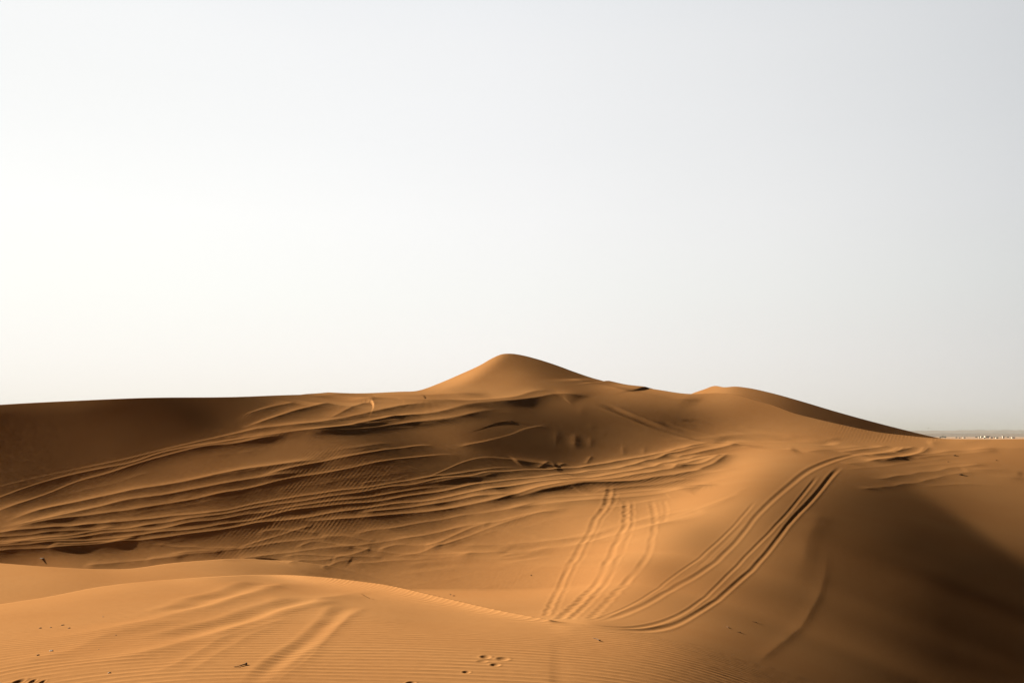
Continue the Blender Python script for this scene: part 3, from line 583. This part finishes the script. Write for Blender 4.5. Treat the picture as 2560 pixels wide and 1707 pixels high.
def sand_material(name, ripple_dir, wavelength, strength, mask_scale, mask_lo, bend=0.0, warp=9.0, grain=.12, grain_scale=20):
    m, nt, N, L, b = nodes_of(name)
    b.inputs['Roughness'].default_value = .95; b.inputs['Specular IOR Level'].default_value = 0.0
    if 'Diffuse Roughness' in b.inputs: b.inputs['Diffuse Roughness'].default_value = 0.0
    tc = N('ShaderNodeTexCoord')
    # colour: iron-stained grains, slightly uneven
    n1 = N('ShaderNodeTexNoise'); n1.inputs['Scale'].default_value = .22; n1.inputs['Detail'].default_value = 5
    L(tc.outputs['Object'], n1.inputs['Vector'])
    n2 = N('ShaderNodeTexNoise'); n2.inputs['Scale'].default_value = 26; n2.inputs['Detail'].default_value = 3; L(tc.outputs['Object'], n2.inputs['Vector'])
    ad = N('ShaderNodeMath'); ad.operation = 'MULTIPLY_ADD'; L(n2.outputs['Fac'], ad.inputs[0]); ad.inputs[1].default_value = .35; L(n1.outputs['Fac'], ad.inputs[2])
    cr = N('ShaderNodeValToRGB'); e = cr.color_ramp.elements
    e[0].position, e[0].color = .45, (.292, .139, .053, 1); e[1].position, e[1].color = .9, (.326, .166, .067, 1)
    L(ad.outputs[0], cr.inputs['Fac']); L(cr.outputs['Color'], b.inputs['Base Color'])
    # wind ripples: the normal is tilted along a curving train of small waves, broken into patches
    sep = N('ShaderNodeSeparateXYZ'); L(tc.outputs['Object'], sep.inputs[0])
    def math_(op, x, y=None, z=None):
        n = N('ShaderNodeMath'); n.operation = op
        for i, v in enumerate((x, y, z)):
            if v is None: continue
            if isinstance(v, (int, float)): n.inputs[i].default_value = v
            else: L(v, n.inputs[i])
        return n.outputs[0]
    def noise(scale, detail, sx=1, sy=1, rot=0):
        mp = N('ShaderNodeMapping'); mp.inputs['Scale'].default_value = (sx, sy, 1); mp.inputs['Rotation'].default_value = (0, 0, rot); L(tc.outputs['Object'], mp.inputs['Vector'])
        n = N('ShaderNodeTexNoise'); n.inputs['Scale'].default_value = scale; n.inputs['Detail'].default_value = detail; L(mp.outputs[0], n.inputs['Vector']); return n.outputs['Fac']
    c, s, k2 = math.cos(ripple_dir), math.sin(ripple_dir), bend
    lin_ = math_('ADD', math_('MULTIPLY', sep.outputs['X'], s), math_('MULTIPLY', sep.outputs['Y'], c))
    cur = math_('MULTIPLY_ADD', math_('MULTIPLY', sep.outputs['X'], sep.outputs['X']), k2, lin_)
    ph = math_('MULTIPLY_ADD', cur, 2 * math.pi / wavelength, math_('MULTIPLY', noise(.9, 3, .6, 1.0, ripple_dir), warp))
    wave = math_('ADD', math_('COSINE', ph), math_('MULTIPLY', math_('COSINE', math_('MULTIPLY_ADD', ph, 2.0, .9)), .45))
    mr = N('ShaderNodeMapRange'); mr.inputs['From Min'].default_value = mask_lo; mr.inputs['From Max'].default_value = mask_lo + .22; L(noise(mask_scale, 2), mr.inputs['Value'])
    mr2 = N('ShaderNodeMapRange'); mr2.inputs['From Min'].default_value = .38; mr2.inputs['From Max'].default_value = .62; mr2.inputs['To Min'].default_value = .25; L(noise(2.6, 3, .45, 1.0, ripple_dir), mr2.inputs['Value'])
    amp = math_('MULTIPLY', math_('MULTIPLY', mr.outputs[0], mr2.outputs[0]), strength)
    tilt = math_('MULTIPLY', wave, amp)
    gx_ = math_('MULTIPLY_ADD', math_('SUBTRACT', noise(grain_scale, 4, .4, 1.0, ripple_dir), .5), grain, math_('MULTIPLY', tilt, s))
    gy_ = math_('MULTIPLY_ADD', math_('SUBTRACT', noise(grain_scale * 1.2, 4, .4, 1.0, ripple_dir), .5), grain, math_('MULTIPLY', tilt, c))
    cv = N('ShaderNodeCombineXYZ'); L(gx_, cv.inputs[0]); L(gy_, cv.inputs[1])
    geo = N('ShaderNodeNewGeometry'); va = N('ShaderNodeVectorMath'); va.operation = 'ADD'; L(geo.outputs['Normal'], va.inputs[0]); L(cv.outputs[0], va.inputs[1])
    vn = N('ShaderNodeVectorMath'); vn.operation = 'NORMALIZE'; L(va.outputs[0], vn.inputs[0]); L(vn.outputs[0], b.inputs['Normal'])
    return m

def plain_material(name, c1, c2, scale, rough=.9):
    m, nt, N, L, b = nodes_of(name)
    b.inputs['Roughness'].default_value = rough; b.inputs['Specular IOR Level'].default_value = .15
    tc = N('ShaderNodeTexCoord'); n = N('ShaderNodeTexNoise'); n.inputs['Scale'].default_value = scale; n.inputs['Detail'].default_value = 5
    L(tc.outputs['Object'], n.inputs['Vector'])
    r = N('ShaderNodeValToRGB'); e = r.color_ramp.elements
    e[0].position, e[0].color = .35, (*c1, 1); e[1].position, e[1].color = .65, (*c2, 1)
    L(n.outputs['Fac'], r.inputs['Fac']); L(r.outputs['Color'], b.inputs['Base Color'])
    return m

M_near = sand_material('rippled_sand', math.radians(9), .17, .13, .45, .22, bend=.018, warp=3.5, grain=.12, grain_scale=18)
M_far = sand_material('dune_sand', math.radians(-62), .15, .065, .16, .46, warp=5, grain=.10, grain_scale=14)
M_bank = sand_material('banked_sand', math.radians(20), .11, .012, .25, .45, warp=4, grain=.045, grain_scale=45)

# ------------------------------------------------------------------ dune meshes, cut from one relief along natural lines
def patch(name, X, Y, Z, keep, mat, normals, label, cat='dune'):
    nr, nc = X.shape
    r, c = np.nonzero(keep)
    i0 = r * nc + c
    quads = np.stack([i0, i0 + 1, i0 + nc + 1, i0 + nc], 1)
    used, inv = np.unique(quads, return_inverse=True); quads = inv.reshape(-1, 4)
    co = np.stack([X.ravel()[used], Y.ravel()[used], Z.ravel()[used]], 1)
    me = bpy.data.meshes.new(name)
    me.vertices.add(len(co)); me.vertices.foreach_set('co', co.astype(np.float32).ravel())
    nq = len(quads)
    me.loops.add(nq * 4); me.loops.foreach_set('vertex_index', quads.astype(np.int32).ravel())
    me.polygons.add(nq); me.polygons.foreach_set('loop_start', np.arange(0, nq * 4, 4, dtype=np.int32))
    me.polygons.foreach_set('use_smooth', np.ones(nq, dtype=bool))
    me.update(calc_edges=True); me.validate()
    me.normals_split_custom_set_from_vertices(normals.reshape(-1, 3)[used].astype(np.float32))
    me.materials.append(mat)
    o = bpy.data.objects.new(name, me); COL.objects.link(o)
    return tag(o, label, cat, kind='structure')

NRM = grid_normals(Xall, Yall, Zall)
ri = np.arange(NROW - 1)[:, None]; xi = (XS[:-1] + STEP_X / 2)[None, :]
pyc = PYall[:-1, :-1]
FOOT = line([(-400,1370),(0,1332),(204,1315),(400,1295),(604,1266),(808,1231),(1023,1200),(1166,1179),(1320,1166),(1525,1156),(1741,1113),(1850,1106),(2000,1108),(2200,1106),(2376,1101),(2960,1085)])
BANKX = line([(1085,1150),(1108,1990),(1140,1905),(1200,1795),(1300,1650),(1430,1495),(1545,1350),(1700,1300)])
in_near = np.broadcast_to(ri < rA1 + NG // 2, pyc.shape)
in_low = (~in_near) & (ri < rB1 + NG // 2) & (xi < 700)
rest = ~in_near & ~in_low
in_peak = rest & ((pyc < FOOT(xi)) | (ri >= rC1 - 1)) & ~((xi > 2300) & (ri >= rC1 - 1))
bank = np.broadcast_to(xi, pyc.shape) > BANKX(pyc)
in_bank = rest & ~in_peak & (bank | (xi > 2300))
in_hollow = rest & ~in_peak & ~in_bank
patch('rippled_dune', Xall, Yall, Zall, in_near, M_near, NRM, 'sunlit golden dune with fine wind ripples and faint old wheel tracks, nearest the viewer')
patch('low_dune', Xall, Yall, Zall, in_low, M_near, NRM, 'small smooth sunlit mound of sand just behind the rippled dune')
patch('peaked_dune', Xall, Yall, Zall, in_peak, M_far, NRM, 'large brown dune with a dark slip face, long soft ridges and a pointed summit')
patch('banked_dune', Xall, Yall, Zall, in_bank, M_bank, NRM, 'banked dune with wheel tracks sweeping down its bright flank and a dark shaded side')
patch('sand_hollow', Xall, Yall, Zall, in_hollow, M_far, NRM, 'hollow of sand crossed by deep wheel tracks at the foot of the peaked dune', 'hollow')

# the long dune behind, falling away to the right
XD = np.arange(1640.0, 2440.1, STEP_X)
jd = np.round((XD - XS[0]) / STEP_X).astype(int)
top = SKY_D(XD); bot = SKY_C(XD) + 45
pyD = rows(np.maximum(bot, top + 20), top, ROWS_D)
def depthD(py):
    a = QF[3][jd]; n = a.shape[1]; f = (py - PY[0]) / (PY[1] - PY[0]); i = np.clip(np.floor(f).astype(int), 1, n - 3); t = f - i
    c = np.broadcast_to(np.arange(a.shape[0])[None, :], py.shape); p0, p1, p2, p3 = a[c, i - 1], a[c, i], a[c, i + 1], a[c, i + 2]
    return .5 * (2 * p1 + (p2 - p0) * t + (2 * p0 - 5 * p1 + 4 * p2 - p3) * t * t + (3 * p1 - p0 - 3 * p2 + p3) * t ** 3)
YD = np.exp(depthD(pyD)); ZD = (HY - pyD) / F * YD
YDk = YD[-1][None, :] + dz; ZDk = np.maximum(((HY - top) / F)[None, :] * YDk - .018 * dz ** 2 / (1 + .03 * dz), -9.5)
YD = np.concatenate([YD, YDk]); ZD = np.concatenate([ZD, ZDk]); XDw = ((XD - CX) / F)[None, :] * YD
patch('long_dune', XDw, YD, ZD, np.ones((YD.shape[0] - 1, YD.shape[1] - 1), bool), M_far, grid_normals(XDw, YD, ZD), 'long low dune behind, its straight shaded crest falling to the plain')

# ------------------------------------------------------------------ the plain, far hills, haze
PLAIN_Z = -8.0
def simple_mesh(name, verts, faces, mat, smooth=False):
    me = bpy.data.meshes.new(name); me.from_pydata(verts, [], faces); me.update()
    if smooth: me.polygons.foreach_set('use_smooth', np.ones(len(me.polygons), bool))
    me.materials.append(mat); o = bpy.data.objects.new(name, me); COL.objects.link(o); return o
M_plain = plain_material('plain_ground', (.30, .17, .09), (.42, .25, .14), .002)
R = 16000.0
ring = [(R * math.cos(a), R * math.sin(a), PLAIN_Z) for a in np.linspace(0, 2 * math.pi, 97)[:-1]]
o = simple_mesh('desert_plain', ring, [tuple(range(96))], M_plain)
tag(o, 'wide flat desert plain stretching to the hazy horizon', 'plain', kind='structure')

M_hill = plain_material('hill_rock', (.14, .10, .075), (.22, .155, .11), .004)
def hills(name, dist, x0, x1, hmax, seed, label, depth_m):
    r = np.random.RandomState(seed); n = 160; m = 14
    xs = np.linspace(x0, x1, n); prof = np.zeros(n)
    for k in range(1, 14):
        prof += np.sin(xs / (x1 - x0) * 6.28 * k * r.uniform(.7, 1.3) + r.uniform(0, 6.28)) / k ** .9
    prof = (prof - prof.min()) / (prof.max() - prof.min()); prof = (.45 + .55 * prof) * hmax
    edge = np.clip(np.minimum(np.arange(n), n - 1 - np.arange(n)) / 14, 0, 1); prof *= edge
    v, f = [], []
    for j in range(m):
        t = j / (m - 1); b = math.sin(math.pi * t) ** .8
        for i in range(n):
            wob = 1 + .25 * math.sin(i * .7 + j * 1.3 + seed)
            v.append((xs[i], dist + (t - .35) * depth_m, PLAIN_Z - 1 + prof[i] * b * (wob if 0 < j < m - 1 else 1)))
    for j in range(m - 1):
        for i in range(n - 1):
            a = j * n + i; f.append((a, a + 1, a + n + 1, a + n))
    return tag(simple_mesh(name, v, f, M_hill, True), label, 'hills', kind='structure')
hills('low_hills', 5600, 1500, 6500, 20, 3, 'low dark hills beyond the plain, half lost in haze', 900)
hills('far_hills', 10500, 2500, 11000, 75, 11, 'pale far hills fading into the haze along the horizon', 2200)

# ------------------------------------------------------------------ far buildings and trees on the plain
M_wall = plain_material('white_plaster', (.40, .36, .31), (.48, .44, .38), .3)
M_pink = plain_material('pink_plaster', (.36, .22, .16), (.42, .27, .20), .3)
M_roof = plain_material('roof_sheet', (.40, .37, .33), (.48, .45, .40), .3)
M_dark = plain_material('doorway_dark', (.05, .04, .035), (.07, .06, .05), 1.0)
def box(bm, x0, x1, y0, y1, z0, z1):
    vs = [bm.verts.new(p) for p in ((x0,y0,z0),(x1,y0,z0),(x1,y1,z0),(x0,y1,z0),(x0,y0,z1),(x1,y0,z1),(x1,y1,z1),(x0,y1,z1))]
    for q in ((0,3,2,1),(4,5,6,7),(0,1,5,4),(1,2,6,5),(2,3,7,6),(3,0,4,7)): bm.faces.new([vs[i] for i in q])
def bm_obj(name, bm, mat, parent=None, smooth=False):
    me = bpy.data.meshes.new(name); bm.normal_update(); bm.to_mesh(me); bm.free()
    if smooth: me.polygons.foreach_set('use_smooth', np.ones(len(me.polygons), bool))
    me.materials.append(mat); o = bpy.data.objects.new(name, me); COL.objects.link(o); o.parent = parent; return o
def building(px, dist, w, h, mat, label):
    x = (px - CX) / F * dist; d = w * .6
    e = bpy.data.objects.new('building', None); e.location = (x, dist, PLAIN_Z); COL.objects.link(e)
    tag(e, label, 'building', 'low buildings far out on the plain')
    b = bmesh.new(); box(b, -w/2, w/2, 0, d, 0, h); bm_obj('wall', b, mat, e)
    b = bmesh.new(); box(b, -w/2-.3, w/2+.3, -.3, d+.3, h, h+.35); box(b, -w/2-.3, w/2+.3, -.3, -.05, h+.35, h+.7); bm_obj('roof', b, M_roof, e)
    b = bmesh.new(); box(b, -w*.08-.5, -w*.08+.5, -.06, -.003, 0, 2.1); bm_obj('door', b, M_dark, e)
    for k in (-.34, .22):
        b = bmesh.new(); box(b, w*k-.5, w*k+.5, -.06, -.003, 1.1, 2.1); bm_obj('window', b, M_dark, e)
for px, dist, w, h, mat, lab in (
    (2411, 2700, 6, 2.6, M_wall, 'small white building on the plain, leftmost and standing apart from the others'),
    (2449, 2750, 3.4, 4.2, M_wall, 'narrow tall white building at the left end of the building cluster'),
    (2456, 3300, 9, 5.2, M_wall, 'white block just left of the longest white building on the plain'),
    (2469, 3200, 15, 5.6, M_wall, 'longest white flat-roofed building in the middle of the distant cluster'),
    (2461, 2500, 4.5, 2.4, M_wall, 'small low white hut in front of the longest white building'),
    (2479, 2700, 7, 3.2, M_pink, 'pinkish low building just right of the longest white building'),
    (2493, 2600, 6, 2.8, M_wall, 'low white building between the pinkish one and the tall bright one'),
    (2509, 2800, 5, 6.0, M_wall, 'tall bright white building, second from the right end'),
    (2534, 2650, 8, 2.7, M_wall, 'long low white building at the right end of the row')):
    building(px, dist, w, h, mat, lab)

M_leaf = plain_material('dusty_leaves', (.05, .055, .03), (.09, .09, .05), 1.5)
M_bark = plain_material('bark', (.12, .085, .06), (.17, .12, .085), 2.0)
def tree(px, dist, h, w, seed, label):
    r = random.Random(seed); x = (px - CX) / F * dist
    e = bpy.data.objects.new('tree', None); e.location = (x, dist, PLAIN_Z); COL.objects.link(e)
    tag(e, label, 'tree', 'dusty trees far out on the plain')
    b = bmesh.new()
    prev = None
    for k, (z, rr) in enumerate(((0, .26), (h*.22, .2), (h*.42, .13), (h*.7, .05))):
        ringv = [b.verts.new((rr*math.cos(a)+.1*k, rr*math.sin(a), z)) for a in (0, 1.26, 2.51, 3.77, 5.03)]
        if prev:
            for i in range(5): b.faces.new((prev[i], prev[(i+1)%5], ringv[(i+1)%5], ringv[i]))
        prev = ringv
    for a in range(4):
        an = a*1.57+r.random(); p0 = Vector((.1, 0, h*.36)); p1 = Vector((w*.35*math.cos(an), w*.35*math.sin(an), h*(.6+.2*r.random())))
        q = [b.verts.new(p0+Vector(o_)) for o_ in ((.08,0,0),(-.05,.07,0),(-.05,-.07,0))]; t = b.verts.new(p1)
        for i in range(3): b.faces.new((q[i], q[(i+1)%3], t))
    bm_obj('trunk', b, M_bark, e)
    b = bmesh.new()
    for k in range(420):
        while True:
            p = Vector((r.uniform(-1,1), r.uniform(-1,1), r.uniform(-1,1)))
            if .25 < p.length < 1 and mnoise.noise(p*2.2+Vector((seed*3.1,0,0))) > -.18: break
        c = Vector((p.x*w/2, p.y*w/2, h*.62+p.z*h*.38)); s = .38*r.uniform(.6,1.3)
        n = Vector((r.gauss(0,1), r.gauss(0,1), r.gauss(0,1))).normalized(); u = n.orthogonal().normalized()*s; v = n.cross(u).normalized()*s*.7
        b.faces.new([b.verts.new(c+u), b.verts.new(c+v), b.verts.new(c-u), b.verts.new(c-v)])
    bm_obj('crown', b, M_leaf, e)
for i, (px, dist, h, w, lab) in enumerate((
    (2351, 2500, 5.0, 6.5, 'dark tree at the left edge of the grove beside the end of the long dune'),
    (2357, 2450, 6.6, 6.5, 'tallest dark tree of the grove beside the end of the long dune'),
    (2363, 2500, 6.0, 6.0, 'dark tree at the right edge of the grove beside the long dune'),
    (2391, 2600, 3.6, 6.0, 'low bushy tree, left of the pair before the lone white building'),
    (2399, 2550, 3.2, 5.0, 'low bushy tree just left of the lone white building'),
    (2441, 2900, 5.6, 7.0, 'broad dark tree left of the narrow tall white building'),
    (2448, 3100, 6.2, 6.5, 'dark tree rising behind the narrow tall white building'),
    (2488, 3000, 4.6, 7.0, 'dark tree between the pinkish building and the low white one'),
    (2520, 2900, 4.4, 8.0, 'wide dark tree between the tall bright building and the rightmost one'))):
    tree(px, dist, h, w, i + 1, lab)

# ------------------------------------------------------------------ small things lying on the sand
M_clod = plain_material('dark_clod', (.035, .018, .009), (.07, .035, .017), 30)
M_pale = plain_material('pale_stone', (.30, .24, .20), (.42, .35, .30), 40)
M_twig = plain_material('dry_twig', (.05, .028, .015), (.09, .05, .03), 30)
def clod(px, py, wpx, label, seed, mat=M_clod, flat=.5, name='clod', cat='clod', group='dark clods lying on the sand'):
    p = at(px, py)[:3]; s = wpx / F * p[1] / 2 * .85
    b = bmesh.new(); bmesh.ops.create_icosphere(b, subdivisions=3, radius=1)
    for v in b.verts:
        d = v.co.copy(); k = 1 + .45 * mnoise.noise(d * 1.3 + Vector((seed * 5.7, 0, 0))) + .2 * mnoise.noise(d * 3.4 + Vector((0, seed * 2.1, 0)))
        v.co = Vector((d.x * k, d.y * k * .75, max(d.z * k, -.35) * flat)) * s
    o = bm_obj(name, b, mat, None, True); o.location = Vector(p) - Vector((0, 0, s * flat * .15)); o.rotation_euler.z = seed * 1.1
    tag(o, label, cat, group)
def twig(pts, r0, label, seed, group='dry twigs on the sand'):
    P = [Vector(at(x, y)[:3]) for x, y in pts]; b = bmesh.new(); prev = None; rr = random.Random(seed)
    Q_ = []
    for i in range(len(P) - 1):
        for t in (0, .33, .66): Q_.append(P[i].lerp(P[i + 1], t))
    Q_.append(P[-1]); n = len(Q_); c0 = P[0].copy()
    for i, p in enumerate(Q_):
        t = i / (n - 1); d = (Q_[min(i + 1, n - 1)] - Q_[max(i - 1, 0)]).normalized(); u = d.cross(Vector((0, 0, 1))).normalized(); v = u.cross(d)
        rad = r0 * (.35 + .75 * t) * (1.5 if t > .88 else 1) * rr.uniform(.85, 1.15)
        c = p - c0 + Vector((rr.uniform(-1, 1) * r0 * .5, 0, r0 * (.8 + .9 * t)))
        ring_ = [b.verts.new(c + (u * math.cos(a) + v * math.sin(a)) * rad) for a in np.linspace(0, 6.283, 8)[:-1]]
        if prev:
            for k in range(7): b.faces.new((prev[k], prev[(k + 1) % 7], ring_[(k + 1) % 7], ring_[k]))
        else: b.faces.new(ring_[::-1])
        prev = ring_
    b.faces.new(prev)
    o = bm_obj('twig', b, M_twig, None, True); o.location = c0; tag(o, label, 'twig', group)
twig([(584, 1667), (596, 1666), (607, 1663), (617, 1660)], .007, 'curved dark twig with a knobbly end, lying between the faint tracks on the rippled dune', 1)
twig([(1481, 1594), (1491, 1597), (1500, 1602)], .006, 'short thin twig on the smooth sand below the sweeping wheel tracks', 2)
twig([(1880, 1553), (1888, 1555), (1892, 1556)], .005, 'tiny twig highest up the foot of the banked dune, under its tracks', 3)
twig([(1842, 1579), (1847, 1580), (1852, 1580.5)], .005, 'tiny twig lowest of those at the foot of the banked dune', 4)
twig([(1815, 1565), (1819, 1567), (1822, 1569)], .005, 'tiny slanting twig on the left of those at the foot of the banked dune', 5)
for i, (px, py, w, lab) in enumerate((
    (101, 1569.5, 9, 'thin dark clod, first from the left in the row of four on the rippled dune'),
    (127, 1568, 8, 'dark clod, second from the left in the row of four on the rippled dune'),
    (157, 1562, 10, 'dark clod lying a little above the others in the row of four'),
    (173, 1569.5, 8, 'dark clod at the right end of the row of four'),
    (258, 1541, 6, 'tiny clod alone on the ripples, up and right of the row of four'),
    (96, 1637, 10, 'small dark clod just left of the long pale-topped clod'),
    (290, 1587, 5, 'tiny dark clod on the edge of an old wheel track on the rippled dune'),
    (247, 1622, 4, 'tiny dark clod between two old wheel tracks, below the row of four'),
    (1135, 1489, 8, 'dark clod poking up behind the crest of the rippled dune, right of its twin'),
    (1126, 1486, 7, 'thin dark clod behind the crest of the rippled dune, left of its twin'),
    (1328, 1437, 5, 'tiny dark clod alone on the smooth slope of the hollow'),
    (2387, 1138.5, 9, 'dark clod on the flat top of the banked dune, nearest the plain'),
    (2370, 1154, 5, 'tiny clod just below the dark clod nearest the plain'),
    (2402, 1186.5, 12, 'biggest dark clod on top of the banked dune, at the bend of a pale ridge'),
    (2491, 1150.5, 6, 'faint small clod at the right of those on top of the banked dune'))):
    clod(px, py, w, lab, i + 1)
clod(107, 1395, 17, 'flat dark shard of crust lying in the shaded hollow behind the low mound', 21, M_clod, .12, 'crust_shard', 'crust')
clod(129, 1626.5, 16, 'long pale-topped stone casting a dark streak beside an old track', 22, M_pale, .42, 'stone', 'stone', 'pale stones on the sand')
clod(274, 1681, 10, 'small pale stone low on the rippled dune near the footprints', 23, M_pale, .6, 'stone', 'stone', 'pale stones on the sand')

# a bird far off over the plain
M_bird = plain_material('feathers', (.10, .09, .085), (.15, .14, .13), 5)
bird = bpy.data.objects.new('bird', None); bd = 420.0
bird.location = ((2320.5 - CX) / F * bd, bd, (HY - 1070.5) / F * bd); bird.rotation_euler = (0, math.radians(-14), math.radians(25)); COL.objects.link(bird)
tag(bird, 'small dark bird gliding above the hazy plain', 'bird')
b = bmesh.new(); bmesh.ops.create_uvsphere(b, u_segments=12, v_segments=8, radius=1)
for v in b.verts:
    t = v.co.y; v.co = Vector((v.co.x * .09 * (1 - .35 * t), v.co.y * .30, v.co.z * .08 * (1 - .3 * t)))
    if t < -.7: v.co.x *= 2.2; v.co.z *= .3
bm_obj('body', b, M_bird, bird, True)
for s in (-1, 1):
    b = bmesh.new(); tp, bt = [], []
    for x, y0, y1, z in ((.05, -.10, .12, .02), (.28, -.10, .14, .08), (.50, -.06, .10, .09), (.70, -.06, -.02, .06)):
        tp.append((b.verts.new((s*x, y0, z)), b.verts.new((s*x, y1, z)))); bt.append((b.verts.new((s*x, y0, z-.012)), b.verts.new((s*x, y1, z-.012))))
    for k in range(3):
        for A_ in (tp, bt): b.faces.new((A_[k][0], A_[k+1][0], A_[k+1][1], A_[k][1]))
        for e_ in (0, 1): b.faces.new((tp[k][e_], tp[k+1][e_], bt[k+1][e_], bt[k][e_]))
    b.faces.new((tp[3][0], tp[3][1], bt[3][1], bt[3][0])); b.faces.new((tp[0][0], tp[0][1], bt[0][1], bt[0][0]))
    bmesh.ops.recalc_face_normals(b, faces=b.faces); bm_obj('wing', b, M_bird, bird)

# ------------------------------------------------------------------ dusty air
if HAZE > 0:
    hz = bmesh.new(); box(hz, -17000, 17000, -17000, 17000, PLAIN_Z - 2.5, 110)
    mh = bpy.data.materials.new('dusty_air'); mh.use_nodes = True; nt = mh.node_tree; nt.nodes.clear()
    ou = nt.nodes.new('ShaderNodeOutputMaterial'); pv = nt.nodes.new('ShaderNodeVolumePrincipled')
    pv.inputs['Color'].default_value = HAZE_COL; pv.inputs['Density'].default_value = HAZE; pv.inputs['Anisotropy'].default_value = 0.0
    nt.links.new(pv.outputs[0], ou.inputs['Volume'])
    o = bm_obj('haze', hz, mh); tag(o, 'thin pale dust haze filling the air out to the horizon', 'haze', kind='stuff')
